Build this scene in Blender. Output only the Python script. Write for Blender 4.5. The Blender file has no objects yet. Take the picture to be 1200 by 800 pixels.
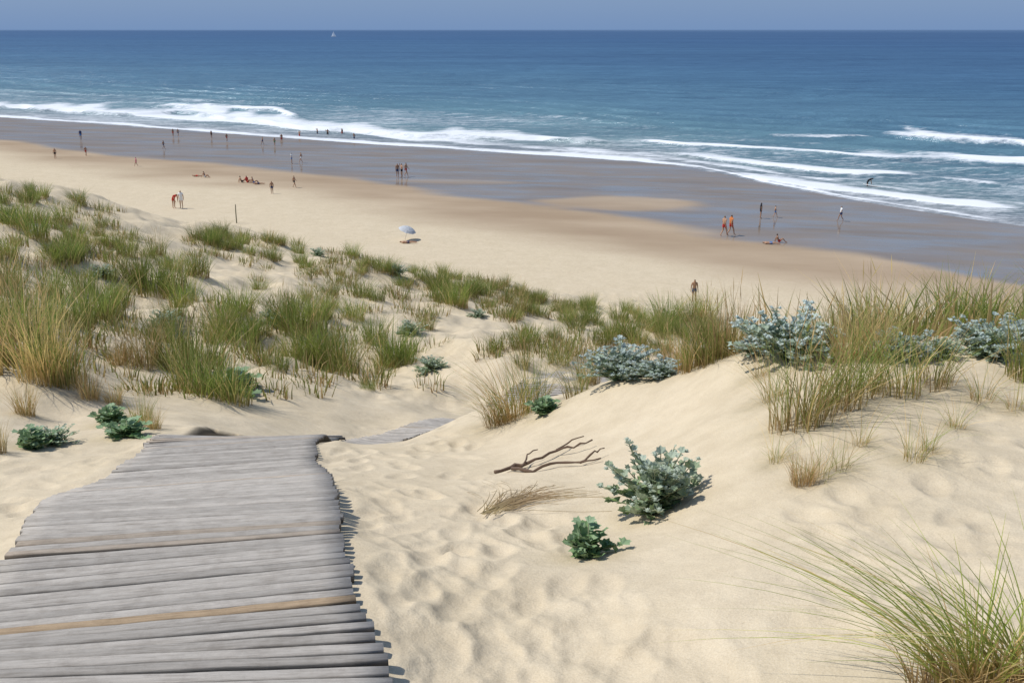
import bpy, bmesh, math, random
import numpy as np
from mathutils import Vector, Matrix
random.seed(7); rng=np.random.default_rng(7)
scene=bpy.context.scene; COL=scene.collection
rad=math.radians
# ------------------------------------------------------------ camera
HC=17.0; F=1167.0; TH=math.atan(365/F); CT,ST=math.cos(TH),math.sin(TH)
cam=bpy.data.cameras.new("camera"); cam.sensor_width=36; cam.lens=36*F/1200
cam.clip_start=0.05; cam.clip_end=120000
co=bpy.data.objects.new("camera",cam); COL.objects.link(co)
co.location=(0,0,HC); co.rotation_euler=(math.pi/2-TH,0,0); scene.camera=co
scene.view_settings.view_transform='Standard'; scene.view_settings.look='None'; scene.view_settings.exposure=0
def slope(py):
    return math.tan(TH-math.atan((400-py)/F))
def depth_of(py,Y):
    v=(400-py)/F; return Y/(CT+v*ST)
def survey(px,py,Y):   # bearing + distance -> world point
    return ((px-600)/F*depth_of(py,Y),Y,HC-slope(py)*Y)
def on_level(px,py,z=0.0):
    Y=(HC-z)/slope(py); return survey(px,py,Y)
# ------------------------------------------------------------ noise
def sstep(a,b,x):
    t=np.clip((x-a)/(b-a),0,1); return t*t*(3-2*t)
def vnoise(x,y,seed=0):
    xi=np.floor(x).astype(np.int64); yi=np.floor(y).astype(np.int64)
    fx=x-xi; fy=y-yi; fx=fx*fx*(3-2*fx); fy=fy*fy*(3-2*fy)
    def h(a,b):
        n=(a*374761393+b*668265263+seed*1442695041)&0x7fffffff
        n=((n^(n>>13))*1274126177)&0x7fffffff
        n=n^(n>>16)
        return (n&0xffffff)/float(0xffffff)
    return (h(xi,yi)*(1-fx)+h(xi+1,yi)*fx)*(1-fy)+(h(xi,yi+1)*(1-fx)+h(xi+1,yi+1)*fx)*fy
def fbm(x,y,seed=0,o=4):
    s=0;a=.5;t=0
    for i in range(o):
        s=s+a*vnoise(x*2**i+i*17.3,y*2**i-i*9.1,seed+i); t+=a; a*=.5
    return s/t-.5
# ------------------------------------------------------------ shoreline
sh_px=[(0,136),(200,150),(400,164),(600,177),(740,186),(820,195),(900,214),(1000,232),(1100,247),(1200,262)]
sh=[on_level(a,b)[:2] for a,b in sh_px]
SX=np.array([-3000,-400]+[p[0] for p in sh]+[75,115,300,3000]); SY=np.array([1900,395]+[p[1] for p in sh]+[58,0,-300,-4500])
wt_px=[(0,166),(150,185),(350,205),(500,225),(650,242),(800,264),(900,277),(1000,292)]
wt=[on_level(a,b,1.0)[:2] for a,b in wt_px]
WX=np.array([-3000,-400]+[p[0] for p in wt]+[45,85,275,3000]); WY=np.array([1850,345]+[p[1] for p in wt]+[48,-12,-330,-4560])
def beach_q(x,y):
    ys=np.interp(x,SX,SY); yw=np.interp(x,WX,WY)
    return (ys-y)/np.maximum(ys-yw,20)
def beach_z(x,y):
    q=beach_q(x,y)
    return np.interp(q,[-60,-4,-1,0,.3,1,1.5,2.5,6],[-25,-4,-1.2,0,.15,1.0,1.5,2.0,2.6])
# ------------------------------------------------------------ dune surface from surveyed spot heights
cp=[(160,860,2.1),(180,735,2.87),(200,667,3.5),(220,582,4.55),(245,553,6.3),(268,528,7.2),(300,514,7.85),
(500,500,12.5),(560,486,14.5),(100,530,7.4),(20,560,6.5),(0,640,4.6),(-100,700,3.6),(60,480,9.5),(150,500,8.8),(300,492,11),(400,480,13),
(40,450,10),(-60,450,10),(120,440,12.5),(250,440,14),(400,440,16),(500,440,17),(40,380,14),(-60,380,14),(150,370,18),(300,380,20),(450,390,22),
(560,400,22),(600,430,17),(620,400,24),(0,320,19),(150,310,25),(300,320,28),(450,340,29),(600,370,28),(0,270,26),(120,265,31),(250,285,34),
(400,310,36),(550,335,37),(680,360,37),(750,385,30),(800,375,34),
(-120,205,41),(0,218,41),(100,232,42),(200,258,43),(300,274,43),(400,296,43),(500,312,43),(600,331,43),(700,351,43),(780,362,43),
(600,800,2.7),(480,700,3.3),(480,600,4.8),(430,560,6.0),(430,520,7.8),(560,520,7.6),(600,600,4.9),(640,540,6.3),(560,480,9.3),(650,470,8.3),
(720,445,7.8),(700,500,6.9),(770,590,4.7),(800,480,6.3),(870,415,6.9),(870,520,5),(1000,405,6.9),(1000,500,4.9),(1000,600,3.8),(850,700,3.1),
(1000,780,2.5),(1200,400,7.2),(1200,500,5),(1200,600,3.7),(1200,780,2.4),(1400,500,5)]
P=[survey(*c) for c in cp]
P+=[(-2.05,9.2,12.98),(-1.45,10.8,12.32),
(-22,50,7.5),(-14,50,6.5),(-7,50,5),(0,50,4),(5,50,3),(-25,62,1),(-10,60,1),(0,57,1),(10,54,.5),(-50,68,1),(-45,50,9),(-40,40,11.5),
(2.0,9,13.75),(3.5,9.5,13.95),(6,10,13.75),(1.2,10.5,13.0),(3,13,12.2),(6,14,12.1),(9,14,12.3),(6,20,9.5),(10,22,9.4),(12,30,7),(10,40,3.6),
(20,35,4),(20,25,8),(30,28,5),(14,45,1.2),(25,42,1),(40,35,.5),(20,12,14),(14,9,14.6),
(-8,0,15.5),(8,0,15.6),(0,-8,16),(-15,10,14.5),(-20,20,13),(-30,30,12.3),(0,0,15.4),(15,0,15.4),(-8,-8,16),(-20,-20,16),(20,-20,16),(0,-60,15),(-60,0,14),(60,-30,12)]
P=np.array(P)
def warp(x,y):
    r=np.hypot(x,y)+1e-6; g=np.log1p(r/3)/r
    return x*g,y*g
cx,cy=warp(P[:,0],P[:,1]); n=len(P)
def phi(r2): return r2*np.log(r2+1e-12)
K=phi((cx[:,None]-cx)**2+(cy[:,None]-cy)**2)+np.eye(n)*2e-4
A=np.zeros((n+3,n+3)); A[:n,:n]=K; A[:n,n]=1;A[:n,n+1]=cx;A[:n,n+2]=cy;A[n:,:n]=A[:n,n:].T
W=np.linalg.solve(A,np.concatenate([P[:,2],[0,0,0]]))
TOX=np.array([-3000,-200,-60,-25,0,14,30,60,200,3000]); TOY=np.array([1700,165,78,63,57,45,38,12,-170,-4700])
def dune_raw(x,y):
    x=np.asarray(x,float); y=np.asarray(y,float); shp=x.shape; x=x.ravel(); y=y.ravel()
    out=np.empty_like(x)
    for i in range(0,len(x),40000):
        a,b=warp(x[i:i+40000],y[i:i+40000])
        z=W[n]+W[n+1]*a+W[n+2]*b
        z=z+phi((a[:,None]-cx)**2+(b[:,None]-cy)**2)@W[:n]
        out[i:i+40000]=z
    r=np.hypot(x,y); w=1-sstep(60,85,r)
    dd=np.interp(x,TOX,TOY)-y
    gen=-1+14*sstep(-10,55,dd)
    return (out*w+gen*(1-w)).reshape(shp)
def height(x,y):
    x=np.asarray(x,float); y=np.asarray(y,float)
    d=dune_raw(x,y); r=np.hypot(x,y)
    amp=sstep(9,16,r)
    d=d+amp*(fbm(x*.35,y*.35,3,3)*.85+fbm(x*1.3,y*1.3,5,2)*.22)+sstep(1.5,4,r)*(fbm(x*.9,y*.9,9,3)*.10)
    b=beach_z(x,y)+fbm(x*.25,y*.25,31,3)*.10*sstep(1.0,1.6,beach_q(x,y))
    k=.6; m=np.maximum(d,b); h=np.maximum(k-np.abs(d-b),0)/k
    return m+h*h*k*.25
MARCH=np.concatenate([np.linspace(.8,16,500),np.geomspace(16.05,420,700)])
def cast(px,py):
    v=(400-py)/F; u=(px-600)/F
    dy=CT+v*ST; X=u/dy*MARCH; Z=HC-slope(py)*MARCH
    h=height(X,MARCH); idx=np.nonzero(Z<=h)[0]
    if len(idx)==0: return None
    i=idx[0]
    if i==0: Y=MARCH[0]
    else:
        a=Z[i-1]-h[i-1]; b=Z[i]-h[i]; Y=MARCH[i-1]+(MARCH[i]-MARCH[i-1])*a/(a-b)
    x=u/dy*Y
    return (float(x),float(Y),float(height(np.array([x]),np.array([Y]))[0]))
def cast_near(px,py,ymax):
    while py<700:
        p=cast(px,py)
        if p and p[1]<ymax: return p
        py+=2
    return None
def gz(x,y): return float(height(np.array([x]),np.array([y]))[0])
# ------------------------------------------------------------ materials
def newmat(name):
    m=bpy.data.materials.new(name); m.use_nodes=True; nt=m.node_tree; nt.nodes.clear()
    return m,nt,nt.nodes,nt.links
def simple(name,col,rough=.7,var=.15,scale=8,metal=0):
    m,nt,N,L=newmat(name); o=N.new('ShaderNodeOutputMaterial'); b=N.new('ShaderNodeBsdfPrincipled')
    b.inputs['Roughness'].default_value=rough; b.inputs['Specular IOR Level'].default_value=.25; b.inputs['Metallic'].default_value=metal
    no=N.new('ShaderNodeTexNoise'); no.inputs['Scale'].default_value=scale; no.inputs['Detail'].default_value=4
    tc=N.new('ShaderNodeTexCoord'); L.new(tc.outputs['Object'],no.inputs['Vector'])
    mr=N.new('ShaderNodeMix'); mr.data_type='RGBA'
    mr.inputs[6].default_value=tuple(c*(1-var) for c in col)+(1,); mr.inputs[7].default_value=tuple(min(1,c*(1+var)) for c in col)+(1,)
    L.new(no.outputs['Fac'],mr.inputs[0]); L.new(mr.outputs[2],b.inputs['Base Color']); L.new(b.outputs[0],o.inputs[0])
    return m
def attrmat(name,rough=.6,transl=.3,spec=.25,var=.2,hue=0.0):
    m,nt,N,L=newmat(name); o=N.new('ShaderNodeOutputMaterial'); b=N.new('ShaderNodeBsdfPrincipled')
    b.inputs['Roughness'].default_value=rough; b.inputs['Specular IOR Level'].default_value=spec
    a=N.new('ShaderNodeAttribute'); a.attribute_name='col'
    oi=N.new('ShaderNodeObjectInfo'); hs=N.new('ShaderNodeHueSaturation')
    geo=N.new('ShaderNodeNewGeometry'); no=N.new('ShaderNodeTexNoise'); no.inputs['Scale'].default_value=1.1; no.inputs['Detail'].default_value=2; L.new(geo.outputs['Position'],no.inputs['Vector'])
    mp=N.new('ShaderNodeMapRange'); mp.inputs[3].default_value=1-var; mp.inputs[4].default_value=1+var
    L.new(oi.outputs['Random'],mp.inputs[0]); L.new(mp.outputs[0],hs.inputs['Value'])
    mh=N.new('ShaderNodeMapRange'); mh.inputs[1].default_value=.3; mh.inputs[2].default_value=.7; mh.inputs[3].default_value=.5-hue; mh.inputs[4].default_value=.5+hue
    L.new(no.outputs['Fac'],mh.inputs[0]); L.new(mh.outputs[0],hs.inputs['Hue'])
    L.new(a.outputs['Color'],hs.inputs['Color']); L.new(hs.outputs[0],b.inputs['Base Color'])
    t=N.new('ShaderNodeBsdfTranslucent'); L.new(hs.outputs[0],t.inputs['Color'])
    mx=N.new('ShaderNodeMixShader'); mx.inputs[0].default_value=transl
    L.new(b.outputs[0],mx.inputs[1]); L.new(t.outputs[0],mx.inputs[2]); L.new(mx.outputs[0],o.inputs[0])
    return m
M_GRASS=attrmat("grass_blades",.55,.42,.3,.25,.018); M_LEAF=attrmat("sea_holly_leaf",.5,.2,.3,.1)
M_STEM=simple("plant_stem",(.24,.26,.15),.7)
M_DRIFT=simple("driftwood",(.15,.10,.07),.85,.5,14)
M_POST=simple("grey_post",(.20,.19,.13),.85,.3,14)
# ------------------------------------------------------------ mesh helpers
def mesh_np(name,V,Fc,mat,attrs=None,smooth=False):
    me=bpy.data.meshes.new(name); V=np.asarray(V,dtype=np.float32); Fc=np.asarray(Fc,dtype=np.int32)
    k=Fc.shape[1]
    me.vertices.add(len(V)); me.vertices.foreach_set('co',V.ravel())
    me.loops.add(Fc.size); me.loops.foreach_set('vertex_index',Fc.ravel())
    me.polygons.add(len(Fc)); me.polygons.foreach_set('loop_start',np.arange(0,Fc.size,k,dtype=np.int32))
    me.update(calc_edges=True)
    if smooth: me.polygons.foreach_set('use_smooth',np.ones(len(Fc),bool))
    if attrs:
        for nm,c in attrs.items():
            a=me.attributes.new(nm,'FLOAT_COLOR','POINT'); c=np.asarray(c,dtype=np.float32)
            if c.shape[1]==3: c=np.concatenate([c,np.ones((len(c),1),np.float32)],1)
            a.data.foreach_set('color',c.ravel())
    if mat: me.materials.append(mat)
    me.validate(); return me
def obj(name,me,loc=(0,0,0),parent=None,**kw):
    o=bpy.data.objects.new(name,me); COL.objects.link(o); o.location=loc
    if parent is not None: o.parent=parent
    for k,v in kw.items(): o[k]=v
    return o
def tube(pts,rads,sides=6):
    V=[];Fc=[]
    pts=[Vector(p) for p in pts]
    for i,p in enumerate(pts):
        t=(pts[min(i+1,len(pts)-1)]-pts[max(i-1,0)]).normalized()
        s=t.cross(Vector((0,0,1)));
        if s.length<.05: s=t.cross(Vector((1,0,0)))
        s.normalize(); u=s.cross(t)
        for j in range(sides):
            a=2*math.pi*j/sides; V.append(p+(s*math.cos(a)+u*math.sin(a))*rads[i])
    for i in range(len(pts)-1):
        for j in range(sides):
            a=i*sides+j; b=i*sides+(j+1)%sides; Fc.append((a,b,b+sides,a+sides))
    e=len(V); V.append(pts[-1]); V.append(pts[0]); l=(len(pts)-1)*sides
    for j in range(sides):
        Fc.append((l+j,l+(j+1)%sides,e)); Fc.append((j,e+1,(j+1)%sides))
    return V,Fc
def join_parts(parts):
    V=[];Fc=[]
    for v,f in parts:
        o=len(V); V+=list(v); Fc+=[tuple(i+o for i in q) for q in f]
    return V,Fc
def pymesh(name,V,Fc,mat,smooth=True):
    me=bpy.data.meshes.new(name); me.from_pydata([tuple(v) for v in V],[],Fc); me.update()
    if mat: me.materials.append(mat)
    for p in me.polygons: p.use_smooth=smooth
    return me
# ------------------------------------------------------------ boardwalk line
pairs_px=[((-175,862),(474,850)),((-72,766),(421,716)),((-6,690),(405,652)),((60,598),(390,576)),((120,566),(370,548)),((163,538),(372,524)),((203,519),(398,511))]
LR=[(cast(*a),cast(*b)) for a,b in pairs_px]
LRx=[(np.array(a[:2]),np.array(b[:2])) for a,b in LR]
cen=[(-1.75,9.2),(-1.25,10.8),(-.45,12.6),(.5,14.6),(1.9,17),(3.4,20)]
for i,c in enumerate(cen):
    p=np.array(cen[max(i-1,0)]); q=np.array(cen[min(i+1,len(cen)-1)]); t=(q-p)/np.linalg.norm(q-p); s=np.array([t[1],-t[0]])
    LRx.append((np.array(c)-s*.7,np.array(c)+s*.7))
# ------------------------------------------------------------ grass builders
def blades(n,H,r0,out,width,straw,seed,segs=4,lean=(0,0),heads=0,erect=.25,bright=1.0):
    r=np.random.default_rng(seed)
    az=r.uniform(0,2*math.pi,n); br=r0*np.sqrt(r.uniform(0,1,n)); bx=br*np.cos(az); by=br*np.sin(az)
    az2=az+r.normal(0,.7,n); Hh=H*r.uniform(.45,1.05,n); ou=Hh*out*np.abs(r.normal(.55,.4,n))
    dx=np.cos(az2)*ou+lean[0]*Hh; dy=np.sin(az2)*ou+lean[1]*Hh
    droop=erect*r.uniform(.3,1.6,n)*np.hypot(dx,dy)/np.maximum(Hh,.01)
    sa=r.uniform(0,math.pi,n); sx=np.cos(sa); sy=np.sin(sa)
    w=width*r.uniform(.6,1.3,n)
    isst=r.uniform(0,1,n)<straw
    g=np.array([.145,.205,.038]); g2=np.array([.32,.375,.085]); st=np.array([.63,.47,.21]); br_=np.array([.38,.26,.11])
    m=r.uniform(0,1,n)[:,None]; colr=np.where(isst[:,None],st*(.7+.5*m),g*(1-m)+g2*m)*bright
    V=[];C=[]
    for k in range(segs+1):
        t=k/segs
        x=bx+dx*t**1.7; y=by+dy*t**1.7; z=Hh*(t-droop*t*t*.55)-.03*(k==0)
        ww=w*(1-t)**.6*.5 if t<1 else w*0.04
        V.append(np.stack([x-sx*ww,y-sy*ww,z],1)); V.append(np.stack([x+sx*ww,y+sy*ww,z],1))
        f=max(0,1-t*2.8); c=colr*(1-f)+br_*f*bright
        f2=max(0,(t-.75))*1.2; c=c*(1-f2)+(st*.9)*f2
        C.append(c);C.append(c)
    V=np.stack(V,1).reshape(-1,3); C=np.stack(C,1).reshape(-1,3)
    S=2*(segs+1); base=(np.arange(n)*S)[:,None]
    Fs=[]
    for k in range(segs):
        a=2*k; Fs.append(base+np.array([a,a+1,a+3,a+2]))
    Fs=np.stack(Fs,1).reshape(-1,4)
    if heads:
        hv=[];hf=[];hc=[];o=len(V)
        for i in range(heads):
            a=r.uniform(0,6.28); ht=H*r.uniform(.95,1.25); l=r.uniform(.05,.25)*H
            p0=np.array([r.normal(0,r0*.4),r.normal(0,r0*.4),0]); p1=p0+np.array([math.cos(a)*l*.4,math.sin(a)*l*.4,ht*.8]); p2=p0+np.array([math.cos(a)*l,math.sin(a)*l,ht])
            s=np.array([math.cos(a+1.2),math.sin(a+1.2),0])
            for (q,ww) in ((p0,.0018),(p1,.0015),(p1+(p2-p1)*.35,.006),(p2,.001)):
                hv+= [q-s*ww,q+s*ww]; hc+=[st,st]
            for k in range(3): b=o+i*8+2*k; hf.append([b,b+1,b+3,b+2])
        V=np.concatenate([V,np.array(hv)]); C=np.concatenate([C,np.array(hc)]); Fs=np.concatenate([Fs,np.array(hf)])
    return V,Fs,np.clip(C,0,.85)
def tus(name,*a,**k):
    V,Fs,C=blades(*a,**k); return mesh_np(name,V,Fs,M_GRASS,{'col':C})
T_GREEN=[tus("tussock_mesh",210,1,.32,.66,.0145,.12,10+i) for i in range(4)]
T_MIX=[tus("tussock_mesh",200,1,.30,.66,.0135,.36,20+i,heads=6) for i in range(3)]
T_STRAW=[tus("tussock_mesh",190,1,.24,.6,.011,.85,30+i,heads=6) for i in range(2)]
T_SPARSE=[tus("tussock_mesh",105,1,.22,.8,.009,.38,40+i,heads=5,lean=(.15*(i-1),0),bright=1.1) for i in range(4)]
T_THIN=[tus("tussock_mesh",44,1,.14,1.3,.008,.5,50+i,erect=.5,bright=1.15) for i in range(3)]
T_LEAN=[tus("tussock_mesh",170,1,.2,.9,.008,.55,60+i,lean=(-.25,-.1),erect=.4) for i in range(2)]
litter=[]   # (x,y,r,strength)
tuft_objs=[]
LBL={'g':"dense green marram grass clump growing on the sandy dune",'m':"mixed green and straw marram clump on dune sand",
 's':"dry straw-coloured marram grass clump on bare sand",'p':"sparse upright marram grass clump on the dune crest",'t':"thin wispy tuft of marram blades in bare sand",
 'l':"wind-bent marram grass clump leaning over the sand"}
KIND={'g':T_GREEN,'m':T_MIX,'s':T_STRAW,'p':T_SPARSE,'t':T_THIN,'l':T_LEAN}
def tuft(p,h,k,wide=1.0):
    if p is None: return
    me=random.choice(KIND[k])
    o=obj("marram_grass",me,(p[0],p[1],p[2]-.02),label=LBL[k],category="grass clump",group="marram grass clumps on the dunes")
    s=h; o.scale=(s*wide*random.uniform(.85,1.15),s*wide*random.uniform(.85,1.15),s); o.rotation_euler=(0,0,random.uniform(0,6.28) if k!='l' else random.uniform(-.3,.3))
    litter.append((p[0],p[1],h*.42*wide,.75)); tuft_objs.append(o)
def tuft_px(px,py,hp,k,wide=1.0):
    p=cast(px,py)
    if p is None: return
    tuft(p,hp*depth_of(py,p[1])/F,k,wide)
L1=[(20,268,42,'g'),(45,282,45,'g'),(75,262,30,'g'),(10,305,36,'g'),(60,300,28,'g'),(5,240,24,'g'),(30,238,24,'g'),(90,288,36,'g'),(115,278,26,'m'),
(20,432,120,'m'),(52,448,115,'s'),(76,452,90,'m'),(-5,425,105,'s'),(38,400,80,'g'),(90,385,66,'g'),(115,378,68,'g'),(132,372,56,'g'),(60,348,46,'g'),(100,345,46,'g'),(10,350,52,'m'),
(30,486,48,'s'),(-5,530,48,'s'),(8,380,70,'m'),
(160,332,50,'g'),(182,348,58,'g'),(202,342,50,'g'),(150,302,38,'g'),(232,324,43,'g'),(216,358,48,'g'),(185,300,32,'m'),
(168,432,70,'s'),(200,432,82,'g'),(224,460,84,'m'),(250,468,80,'g'),(276,474,58,'m'),(240,432,70,'g'),(256,402,50,'m'),(266,390,62,'g'),(345,392,62,'g'),(364,388,56,'g'),(330,378,46,'m'),
(368,428,66,'g'),(386,434,72,'g'),(402,440,70,'m'),(325,436,36,'g'),(346,422,50,'g'),(304,396,44,'g'),(285,405,50,'g'),
(440,404,46,'g'),(462,424,58,'g'),(450,432,36,'m'),(474,430,50,'g'),(500,388,30,'m'),(425,350,30,'g'),(442,354,26,'g'),(580,412,28,'g'),(612,432,32,'m'),(432,460,24,'g'),
(520,355,40,'g'),(536,360,40,'g'),(550,350,38,'g'),(512,340,34,'g'),
(106,468,46,'s'),(134,474,36,'s'),(166,498,42,'m'),(180,502,34,'s'),(140,430,40,'s'),(190,402,50,'m'),
(600,490,100,'l'),(625,478,84,'p'),(582,496,74,'l'),(675,462,66,'p'),(690,452,50,'s'),(655,430,40,'m'),(780,378,40,'g'),(806,378,40,'g'),(826,376,44,'m'),
(930,500,120,'p'),(952,490,135,'p'),(985,474,120,'p'),(1010,462,110,'p'),(1050,462,115,'p'),(1095,452,100,'p'),
(1210,445,100,'m'),(1150,470,90,'t'),(960,560,84,'t'),(985,550,80,'t'),(940,565,50,'s'),(1070,538,84,'t'),(1088,525,70,'t'),(910,540,66,'t'),
(905,470,90,'t'),(890,440,60,'t'),(1120,500,60,'t'),(1010,520,70,'t'),(1190,480,70,'t')]
for a in L1: tuft_px(*a)
for (px,py,h) in ((790,422,62),(812,418,72),(836,412,80),(858,410,86),(990,420,80),(1020,420,80)):
    p=cast_near(px,py,9.5)
    if p: tuft(p,h*depth_of(py,p[1])/F,random.choice('ms'))
def inpoly_rand(x0,x1,fy0,fy1): 
    x=random.uniform(x0,x1); return x,random.uniform(fy0(x),fy1(x))
crestx=[0,100,200,300,400,500,600,700,790,850]; cresty=[218,232,258,275,297,315,335,355,370,382]
cr=lambda x: float(np.interp(x,crestx,cresty))
def fill(n,x0,x1,f0,f1,kinds,hmin,hmax,skip=None,ym=52):
    c=0
    while c<n:
        x,y=inpoly_rand(x0,x1,f0,f1); c+=1
        if skip and skip(x,y): continue
        p=cast(x,y)
        if p is None or p[1]>ym: continue
        tuft(p,random.uniform(hmin,hmax),random.choice(kinds),random.uniform(.9,1.4))
fill(26,-20,135,lambda x:cr(x)+2,lambda x:335,'ggggm',.42,.7,lambda x,y:(60<x<135 and 238<y<262))
fill(80,225,850,lambda x:cr(x)+1,lambda x:cr(x)+28,'ggggm',.45,.75)
fill(14,130,420,lambda x:cr(x)+34,lambda x:400,'gggm',.45,.75,lambda x,y:(230<x<340 and y<330))
fill(26,590,830,lambda x:cr(x)+6,lambda x:415,'ggggm',.45,.78)
for i in range(48):
    x=2.6+7*(i+random.random())/48; y=random.uniform(7.8,11.3)
    tuft((x,y,gz(x,y)),random.uniform(.60,.92)*(.72 if x<3.4 else 1),random.choice('pmpgg'),random.uniform(.95,1.25))
# big spiky clumps close by
NB1=tus("tussock_mesh",64,1,.12,1.0,.0125,.25,77,segs=9,erect=.45,bright=1.5)
NB2=tus("tussock_mesh",50,1,.09,.6,.0125,.28,78,segs=9,erect=.55,lean=(-.95,.25),bright=1.5)
NB3=tus("tussock_mesh",110,.5,.22,1.2,.011,.97,79,segs=6,erect=.5,bright=1.15)
for (px,py,h,me) in ((1150,800,.46,NB1),(1215,790,.48,NB1),(1120,806,.62,NB2),(1180,796,.55,NB2),(1160,806,.5,NB3),(1105,812,.42,NB3)):
    p=cast(px,py); o=obj("marram_grass",me,(p[0],p[1],p[2]-.02),label="large spreading marram clump with long arching green blades",category="grass clump",group="marram grass clumps on the dunes")
    o.scale=(h,h,h); o.rotation_euler=(0,0,random.uniform(0,6) if me is not NB2 else random.uniform(-.1,.2)); litter.append((p[0],p[1],.2,.4))
# small uncountable cover
SV=[];SF=[];SC=[];off=0
def cover(p,h,seed,straw=.32):
    global off
    V,Fs,C=blades(30,h,.28,.75,.021,straw,seed,segs=2,bright=1.0)
    SV.append(V+np.array(p)); SF.append(Fs+off); SC.append(C); off+=len(V); litter.append((p[0],p[1],.30,.3))
c=0
for (n_,x0,x1,f0,f1) in ((240,-20,160,lambda x:cr(x)+1,lambda x:440),(440,220,850,lambda x:cr(x),lambda x:cr(x)+40),(190,130,520,lambda x:cr(x)+30,lambda x:465),(210,560,830,lambda x:cr(x)+2,lambda x:425)):
    for i in range(n_):
        x,y=inpoly_rand(x0,x1,f0,f1)
        if fbm(np.array([x*.03]),np.array([y*.06]),77,2)[0]<-.04: continue
        p=cast(x,y)
        if p and p[1]<52: cover(p,random.uniform(.22,.48)*(1 if p[1]>14 else .7),1000+c); c+=1
for i in range(170):
    x=random.uniform(1.8,9.5); y=random.uniform(7.2,11.5); cover((x,y,gz(x,y)),random.uniform(.3,.58),3000+i,.45)
o=obj("dune_grass",mesh_np("dune_grass",np.concatenate(SV),np.concatenate(SF),M_GRASS,{'col':np.concatenate(SC)}),kind="stuff")
o["label"]="low scattered grass cover over the dune slopes"; o["category"]="grass"
# ------------------------------------------------------------ sea holly
def leaf(V,Fc,C,p,d,up,s,col,rr):
    d=d.normalized(); sd=d.cross(up)
    if sd.length<.01: sd=Vector((1,0,0))
    sd.normalize(); nn=sd.cross(d)
    o=len(V); V.append(p); C.append([min(1,c*1.15) for c in col]); k=9
    for i in range(k):
        a=-1.4+2.8*i/(k-1); r=s*(1.0 if i%2==0 else .78)*(1-.08*abs(a))
        q=p+d*(math.cos(a)*r*.95+.15*s)+sd*math.sin(a)*r*.9+nn*(abs(math.sin(a))*.28*s+rr.uniform(-.05,.05)*s*(1 if i%2 else 2))
        V.append(q); m=1.25 if i%2==0 else .9
        C.append([min(1,c*m) for c in col])
    for i in range(k-1): Fc.append((o,o+1+i,o+2+i))
def holly_meshes(seed,R,Hh,nst,silver,lsz,flowers,nl=9,sv=(.47,.54,.44),g=(.17,.24,.10),pr=.85):
    rr=random.Random(seed); V=[];Fc=[];C=[]; ST_=[]
    for i in range(nst):
        a=rr.uniform(0,6.28); e=math.asin(rr.uniform(0,1.0)**.85)
        rad_=rr.uniform(.70,1.05)*(1+.16*math.sin(3*a+seed)+.1*math.sin(5*a))
        tip=Vector((math.cos(a)*math.cos(e)*R*rad_,math.sin(a)*math.cos(e)*R*rad_,math.sin(e)*Hh*rad_+.03))
        mid=Vector((tip.x*.45,tip.y*.45,tip.z*.6)); pts=[Vector((rr.uniform(-.02,.02),rr.uniform(-.02,.02),-.02)),mid,tip]
        ST_.append(tube(pts,[.005,.004,.0025],5))
        for k in range(nl):
            t=.15+.85*k/(nl-1); p=pts[0].lerp(mid,t*2) if t<.5 else mid.lerp(tip,t*2-1)
            out=Vector((rr.gauss(0,1),rr.gauss(0,1),rr.gauss(.3,.7)))+tip.normalized()*.9
            f=min(1,max(0,t*(.35+.65*p.z/Hh)+rr.uniform(-.35,.25)))*silver
            col=[g[j]*(1-f)+sv[j]*f for j in range(3)]
            leaf(V,Fc,C,p,out,Vector((0,0,1)),lsz*rr.uniform(.6,1.25)*(1.1-.3*t),col,rr)
        if flowers and e>.2 and rr.random()<pr:
            for b in range(rr.randint(1,2)):
                q=tip+Vector((rr.uniform(-.035,.035),rr.uniform(-.035,.035),rr.uniform(0,.02)))
                ST_.append(tube([tip,q],[.002,.002],4))
                bm=bmesh.new(); bmesh.ops.create_icosphere(bm,subdivisions=1,radius=.009)
                o=len(V); fc=tuple(min(.8,c*1.15) for c in sv)
                for v in bm.verts: V.append(Vector((v.co.x,v.co.y,v.co.z*1.25))+q); C.append(fc)
                bm.verts.index_update(); Fc+=[tuple(x.index+o for x in f.verts) for f in bm.faces]; bm.free()
                for s_ in range(6):
                    aa=s_*1.047; w=Vector((math.cos(aa),math.sin(aa),.35))
                    sd=Vector((-math.sin(aa),math.cos(aa),0))*.007; b0=q-Vector((0,0,.008)); o=len(V)
                    V+=[b0-sd,b0+sd,b0+w*.026]; C+=[fc]*3; Fc.append((o,o+1,o+2))
    me=bpy.data.meshes.new("leaves"); me.from_pydata([tuple(v) for v in V],[],Fc); me.update(); me.materials.append(M_LEAF)
    at=me.attributes.new('col','FLOAT_COLOR','POINT'); at.data.foreach_set('color',np.concatenate([np.array(C,dtype=np.float32),np.ones((len(C),1),np.float32)],1).ravel())
    sm=pymesh("stems",*join_parts(ST_),M_STEM)
    return me,sm
HV=[holly_meshes(6,.25,.30,85,.95,.046,True,9,(.50,.565,.46),(.19,.28,.10),.6),holly_meshes(5,.37,.30,105,1.0,.044,True,9,(.46,.53,.50),(.17,.24,.12)),holly_meshes(8,.30,.26,85,.7,.042,False),holly_meshes(11,.13,.12,20,.30,.058,False,7,g=(.16,.27,.10))]
def holly(p,v,scale,label,rot=0,sz=None):
    if p is None: return
    e=obj("sea_holly",None,(p[0],p[1],p[2]),label=label,category="plant",group="sea holly plants on the dunes")
    e.empty_display_size=.1; e.scale=sz or (scale,)*3; e.rotation_euler=(0,0,rot)
    me,sm=HV[v]; obj("leaves",me,parent=e); obj("stems",sm,parent=e)
    litter.append((p[0],p[1],.2*scale,.6))
holly(cast(768,600),0,1.0,"silvery blue sea holly bush on bare sloping sand",0)
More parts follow.
